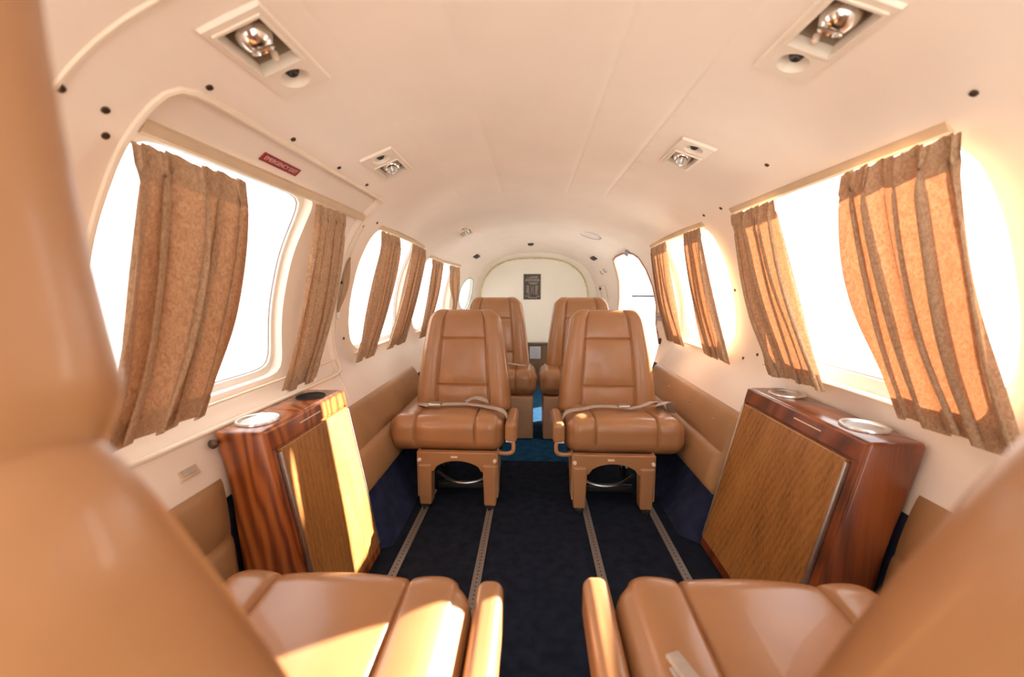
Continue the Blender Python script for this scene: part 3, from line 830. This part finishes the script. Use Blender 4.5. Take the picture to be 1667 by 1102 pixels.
root = empty('wall_plate'); root.matrix_world = frame(-t_of_z(.535), .835)
v, f = pillow((.014, .026, .003), .002, (1, 1, 1), 2); obj('plate', v, f, 'rail_tan', root)
v, f = pillow((.008, .019, .0015), .001, (1, 1, 1), 2); obj('recess', v+np.array([0, 0, .003]), f, 'belt', root)
tag(root, 'small tan plate on the cream wall close to the sun-striped cabinet', 'plate')
# ------------------------------------------------------------------ seat rails
for i, (x, lab) in enumerate(((-.459, 'perforated metal floor rail beside the sun-striped cabinet'), (-.176, 'perforated metal floor rail along the aisle, on the sun-striped cabinet side'),
                              (.234, 'perforated metal floor rail along the aisle, on the darker cabinet side'), (.513, 'perforated metal floor rail beside the darker cabinet'))):
    b = MB(); v, f = box((0, 0, .002), (.0145, 1.19, .003)); b.add(v, f)
    for s in (-1, 1): b.add(*box((s*.013, 0, .0045), (.0015, 1.19, .0012)))
    o = b.obj('seat_rail', 'rail', smooth=None); o.location = (x, .60, 0)
    tag(o, lab, 'rail', 'perforated floor rails')

# ------------------------------------------------------------------ seats (front towards -y; a = side of the armrest)
def gauss(d, w): return np.exp(-(d/w)**2)
def cushion_mesh():
    h = (.252, .235, .083); r = .062
    def warp(p, n):
        p = p.copy(); x, y, z = p[:, 0].copy(), p[:, 1].copy(), p[:, 2].copy()
        up = np.clip(n[:, 2]*1.3+np.clip(-n[:, 1], 0, 1)*1.1, 0, 1)        # top and front
        xs = .128
        g = .0075*(gauss(x-xs, .0045)+gauss(x+xs, .0045))+.004*(gauss(x-.222, .004)+gauss(x+.222, .004))
        puff = .010*np.maximum(0, 1-(x/xs)**2)**.6*(np.abs(x) < xs)+.009*np.maximum(0, 1-((np.abs(x)-.178)/.05)**2)**.6
        d = (puff-g)*up
        p += n*d[:, None]
        k = np.clip((y+.235)/.47, 0, 1)
        p[:, 2] -= .035*k*np.clip((z+.083)/.166, 0, 1)                       # seat dips to the back
        p[:, 2] += .008*np.clip(-n[:, 1], 0, 1)
        p[:, 0] *= 1+.02*np.clip(-y/.235, -1, 1)
        p[:, 0] -= .030; p[:, 1] += .235; p[:, 2] += .312
        return p
    return pillow(h, r, (120, 46, 18), 9, warp)
def back_mesh():
    hx, ht, hz = .243, .052, .262; r = .046
    def warp(p, n):
        p = p.copy(); x, y, z = p[:, 0].copy(), p[:, 1].copy(), p[:, 2].copy()
        k = (z+hz)/(2*hz)
        fr = np.clip(-n[:, 1], 0, 1)
        xs = .134
        inn = np.abs(x) < xs
        g = .008*(gauss(x-xs, .0045)+gauss(x+xs, .0045))
        z1, z2 = .115, -.118
        g += .007*(gauss(z-z1, .0045)+gauss(z-z2, .0045))*inn
        puff = .009*np.maximum(0, 1-(x/xs)**2)**.5*inn*(1-.6*np.minimum(1, gauss(z-z1, .03)+gauss(z-z2, .03)))+.016*np.maximum(0, 1-((np.abs(x)-.187)/.055)**2)**.6*(~inn)
        p += n*((puff-g)*fr)[:, None]
        wid = 1-.27*k**1.15+.02*np.sin(PI*k)
        crn = np.sqrt(np.clip(1-np.clip((z-(hz-.075))/.09, 0, 1)**2.6*.48, .05, 1))
        p[:, 0] *= wid*crn
        p[:, 1] += -.012*np.sin(PI*k)+.020*k*k                              # gentle curve
        p[:, 2] += .020*(1-(x/hx)**2)*(k**2)*0
        p[:, 2] += hz
        return p
    return pillow((hx, ht, hz), r, (120, 4, 120), 9, warp)
def head_mesh():
    h = (.166, .055, .140); r = .045
    def warp(p, n):
        p = p.copy(); k = (p[:, 2]+h[2])/(2*h[2])
        p[:, 0] *= 1.02-.06*k; p[:, 1] += .01*np.sin(PI*k); p[:, 2] += h[2]; return p
    return pillow(h, r, (12, 4, 12), 7, warp)
def mirrored(vf, a):
    v, f = vf
    if a > 0: return v, f
    v = np.array(v, float).copy(); v[:, 0] *= -1
    return v, [tuple(q[::-1]) for q in f]
CUSH, BACK, HEAD = cushion_mesh(), back_mesh(), head_mesh()
def leg_prism(x0, x1, y0, y1, z0, z1, taper=.0):
    v, f = pillow(((x1-x0)/2, (y1-y0)/2, (z1-z0)/2), .010, (1, 1, 1), 4)
    v = np.array(v); k = (v[:, 2]+(z1-z0)/2)/(z1-z0)
    v[:, 0] *= 1-taper*(1-k); v[:, 1] *= 1-taper*(1-k)
    return v+np.array([(x0+x1)/2, (y0+y1)/2, (z0+z1)/2]), f
def ribbon(path, w, th, nrm=(0, 0, 1), n=50):
    return tube(smooth_path(path, n), th, 12, flat=(w/2, th/2), up=nrm)
def make_seat(a, recline, base='legs', headrest=False, belt='row', lift=0., arm_len=.30, back_y=.335, tall=1., back_x=0.):
    root = empty('cabin_seat')
    cu = obj('seat_cushion', *mirrored(CUSH, a), 'leather', root, smooth=75); cu.location.z = lift
    if base == 'skirt': cu.scale.x = 1.08; cu.location.x = .047*a
    bk = obj('backrest', *mirrored(BACK, a), 'leather', root, smooth=75)
    bk.location = (back_x, back_y, .318+lift); bk.rotation_euler = (-recline, 0, 0); bk.scale = (1, 1, tall)
    # rear shell of the backrest
    sh, sf = pillow((.238, .012, .235), .011, (14, 1, 14), 3)
    sh = np.array(sh); k = (sh[:, 2]+.235)/.47; sh[:, 0] *= 1-.25*k**1.15; sh += np.array([0, .060, .245]); sh[:, 1] += .02*k*k
    obj('back_shell', sh, sf, 'leather_pale', bk, smooth=60)
    if headrest:
        hd = obj('headrest', *HEAD, 'leather', bk, smooth=75); hd.location = (0, -.022, .480); hd.rotation_euler = (recline, 0, 0)
    for_s = lambda vf: mirrored(vf, a)
    # stowed armrest on the aisle side
    if base != 'skirt':
        v, f = pillow((.026, arm_len/2, .046), .020, (4, 10, 3), 6)
        v = np.array(v); v[:, 1] += arm_len/2-.005; v[:, 0] += .256; v[:, 2] += .333+lift; v[:, 2] -= .02*np.clip(v[:, 1]/.3, 0, 1)
        ar = obj('armrest', *for_s((v, f)), 'leather', root, smooth=70)
        v, f = tube(smooth_path([(.262, .01, .305), (.268, .0, .275), (.262, -.002, .250), (.235, .004, .240), (.200, .01, .240)], 24), .009, 8)
        br = obj('arm_bracket', *for_s((np.array(v)+np.array([0, 0, lift]), f)), 'leather', root)
        v, f = box((.248, .002, .296+lift), (.014, .004, .003)); obj('latch', *for_s((v, f)), 'cream_knob', ar, smooth=None)
    rc = .027*a                                                              # centre between the rails
    if base == 'legs':
        # apron with an arched lower edge
        pts = []
        x0, x1 = rc-.168, rc+.168
        pts = [(x0, .252), (x0, .17), (x0+.062, .165)]
        for k in range(17):
            u = k/16; pts.append((x0+.066+(x1-x0-.132)*u, .166+.046*math.sin(PI*u)**.5))
        pts += [(x1-.062, .165), (x1, .17), (x1, .252)]
        v, f = extrude_poly(pts, lambda p, d: (p[0], -.025+d, p[1]), .030)
        ap = obj('apron', v, f, 'leather', root, smooth=35); bv = ap.modifiers.new('soft', 'BEVEL'); bv.width = .004; bv.segments = 2; bv.limit_method = 'ANGLE'
        v, f = box((rc-.012, -.027, .232), (.014, .002, .0035)); obj('tab', v, f, 'cream_knob', ap, smooth=None)
        for s in (-1, 1):
            cxl = rc+s*.1405
            lg = obj('leg', *leg_prism(cxl-.031, cxl+.031, -.034, .040, .012, .20, .16), 'leather', root, smooth=50)
            obj('bolt', *xf(lathe([(0, .008), (.006, .0075), (.0085, .004), (.0085, -.004)], 14), Matrix.Translation((cxl+s*.022, -.027, .218)) @ Matrix.Rotation(PI/2, 4, 'X')), 'cream_knob', lg)
            b = MB(); b.add(*box((cxl, .004, .010), (.017, .036, .007))); b.add(*xf(lathe([(0, .016), (.007, .015), (.008, 0)], 12), Matrix.Translation((cxl, -.040, .004)))); b.obj('floor_fitting', 'dark_metal', lg, smooth=None)
            b = MB(); b.add(*tube([(cxl, .03, .235), (cxl, .22, .12), (cxl, .40, .022)], .011, 10)); b.add(*box((cxl, .40, .010), (.015, .030, .007))); b.obj('rear_strut', 'dark_metal', root, smooth=50)
            # side skirt sheet between leg and cushion
            v, f = extrude_poly([(-.02, .05), (.05, .05), (.13, .17), (.38, .20), (.38, .25), (-.02, .25)], lambda p, d: (cxl+s*(.027+d), p[0], p[1]), .007)
            obj('side_cheek', v, f, 'leather_pale', root, smooth=35)
        v, f = tube(smooth_path([(rc-.14, .20, .06), (rc-.07, .155, .040), (rc, .14, .034), (rc+.07, .155, .040), (rc+.14, .20, .06)], 24), .007, 8); ct = obj('cross_tube', v, f, 'steel', root)
        v, f = pillow((.125, .012, .016), .004, (1, 1, 1), 2); obj('cross_plate', np.array(v)+np.array([rc, .155, .018]), f, 'dark_metal', ct)
        b = MB(); v, f = pillow((.20, .17, .012), .004, (1, 1, 1), 2); b.add(np.array(v)+np.array([rc*.5, .24, .240]), f); b.obj('seat_pan', 'dark_metal', root)
    elif base == 'skirt':
        v, f = pillow((.245, .19, .135), .010, (2, 2, 2), 3); v = np.array(v)+np.array([.02*a, .185, .138]); 
        obj('skirt', v, f, 'leather_pale', root, smooth=50)
    # lap belt
    up = lift
    if belt == 'row':
        p1 = [(-.245*a, .31, .335+up), (-.21*a, .27, .372+up), (-.175*a, .20, .395+up), (-.135*a, .16, .402+up), (-.10*a, .15, .404+up)]
        p2 = [(-.105*a, .155, .406+up), (-.03*a, .17, .408+up), (.04*a, .175, .407+up), (.10*a, .17, .402+up), (.16*a, .13, .404+up), (.205*a, .10, .404+up), (.228*a, .10, .385+up), (.236*a, .11, .35+up)]
        b = MB(); b.add(*ribbon(p1, .040, .0045)); b.add(*ribbon(p2, .038, .0045))
        b.add(*ribbon([(.03*a, .20, .411+up), (.07*a, .215, .426+up), (.11*a, .20, .424+up), (.135*a, .215, .41+up)], .034, .004))
        bl = b.obj('seat_belt', 'belt', root, smooth=50)
        v, f = pillow((.030, .022, .008), .005, (1, 1, 1), 3); obj('buckle', np.array(v)+np.array([-.105*a, .15, .412+up]), f, 'steel', bl)
    elif belt == 'row_b':
        p1 = [(-.27*a, .30, .345+up), (-.235*a, .24, .395+up), (-.19*a, .19, .425+up), (-.13*a, .165, .412+up), (-.07*a, .15, .404+up), (-.02*a, .16, .408+up)]
        p2 = [(-.05*a, .15, .410+up), (.02*a, .165, .408+up), (.08*a, .17, .406+up), (.15*a, .13, .404+up), (.205*a, .10, .404+up), (.228*a, .10, .385+up), (.236*a, .11, .35+up)]
        b = MB(); b.add(*ribbon(p1, .040, .0045)); b.add(*ribbon(p2, .036, .0045))
        b.add(*ribbon([(-.29*a, .24, .36+up), (-.255*a, .18, .425+up), (-.22*a, .15, .43+up), (-.195*a, .16, .418+up)], .036, .004))
        bl = b.obj('seat_belt', 'belt', root, smooth=50)
        v, f = pillow((.026, .020, .008), .005, (1, 1, 1), 3); obj('buckle', np.array(v)+np.array([-.045*a, .152, .414+up]), f, 'steel', bl)
    elif belt == 'tip':
        b = MB(); b.add(*ribbon([(.11*a, .36, .375), (.135*a, .30, .385), (.155*a, .25, .396), (.168*a, .215, .402)], .034, .004)); bl = b.obj('seat_belt', 'belt', root, smooth=50)
        v, f = pillow((.012, .026, .004), .003, (1, 1, 1), 2); mx = Matrix.Translation((.164*a, .223, .405)) @ Matrix.Rotation(.35*a, 4, 'Z'); obj('belt_tip', *xf((v, f), mx), 'belt', bl)
    elif belt == 'short':
        b = MB(); b.add(*ribbon([(.0, .20, .41+up), (.10*a, .17, .412+up), (.17*a, .10, .415+up), (.215*a, .06, .42+up)], .03, .005)); b.obj('seat_belt', 'belt', root, smooth=50)
    return root
SG = 'tan leather cabin seats'
def place(root, x, y, flip, label):
    root.location = (x, y, 0); root.rotation_euler = (0, 0, PI if flip else 0); tag(root, label, 'seat', SG)
place(make_seat(1, .14), -.345, 1.665, False, 'tan leather seat facing the camera beyond the sun-striped cabinet, belt buckled flat')
place(make_seat(-1, .14, belt='row_b'), .372, 1.665, False, 'tan leather seat facing the camera beyond the darker cabinet, belt end flicked up')
place(make_seat(1, .10, 'skirt', belt='short', lift=.042), -.257, 2.46, False, 'aftmost tan seat with solid skirt, half hidden behind the seat near the strap wall')
place(make_seat(-1, .10, 'skirt', belt=None, lift=.042), .334, 2.46, False, 'aftmost tan seat half hidden behind the seat on the doorway side')
place(make_seat(-1, .25, headrest=True, belt=None, arm_len=.42, back_y=.474, tall=1.16, back_x=.015), -.335, .735, True, 'big blurred tan seat seen from behind, with headrest and sunlight on its cushion')
place(make_seat(1, .25, belt='tip', arm_len=.42, back_y=.474, tall=1.185, back_x=.003), .385, .755, True, 'blurred tan seat seen from behind, without headrest, grey belt tip on its cushion')

# ------------------------------------------------------------------ outside
V = [(-40, -40, -1.1), (40, -40, -1.1), (40, 40, -1.1), (-40, 40, -1.1)]
obj('ground', V, [(0, 1, 2, 3)], 'concrete', smooth=None, kind='structure')

# ------------------------------------------------------------------ light
w = bpy.data.worlds.new('daylight'); SC.world = w; w.use_nodes = True
bg = w.node_tree.nodes['Background']; bg.inputs[0].default_value = (.985, .99, 1., 1); bg.inputs[1].default_value = 3.5
sd = bpy.data.lights.new('sun', 'SUN'); sd.energy = 36; sd.angle = math.radians(.6); sd.color = (1, .91, .78)
so = bpy.data.objects.new('sun', sd); COL.objects.link(so)
so.rotation_euler = Vector((-1., -.60, -.425)).to_track_quat('-Z', 'Y').to_euler()

# ------------------------------------------------------------------ camera
F_, VPX, VPY, CH = 660., 867., 468., .95
yc = np.array([VPX-1667/2, -(VPY-1102/2), F_]); yc /= np.linalg.norm(yc)
zc = np.array([0, yc[2], -yc[1]]); zc /= np.linalg.norm(zc)
xc = np.cross(yc, zc); xc = xc if xc[0] > 0 else -xc
Rm = np.stack([xc, yc, zc])                       # rows: world axes seen from the camera (right, up, forward)
mw = Matrix.Identity(4)
for i in range(3):
    mw[i][0] = Rm[i, 0]; mw[i][1] = Rm[i, 1]; mw[i][2] = -Rm[i, 2]
mw.translation = (0, 0, CH)
cd = bpy.data.cameras.new('camera'); co = bpy.data.objects.new('camera', cd); COL.objects.link(co)
co.matrix_world = mw; cd.sensor_width = 36; cd.lens = F_/1667*36; cd.clip_start = .01
cd.dof.use_dof = True; cd.dof.focus_distance = 1.75; cd.dof.aperture_fstop = 2.4
SC.camera = co
SC.view_settings.view_transform = 'Standard'; SC.view_settings.look = 'None'
SC.view_settings.exposure = 0.3; SC.view_settings.gamma = 1; SC.view_settings.use_curve_mapping = False
SC.cycles.use_denoising = True
SC.cycles.max_bounces = 14; SC.cycles.diffuse_bounces = 8; SC.cycles.transparent_max_bounces = 16
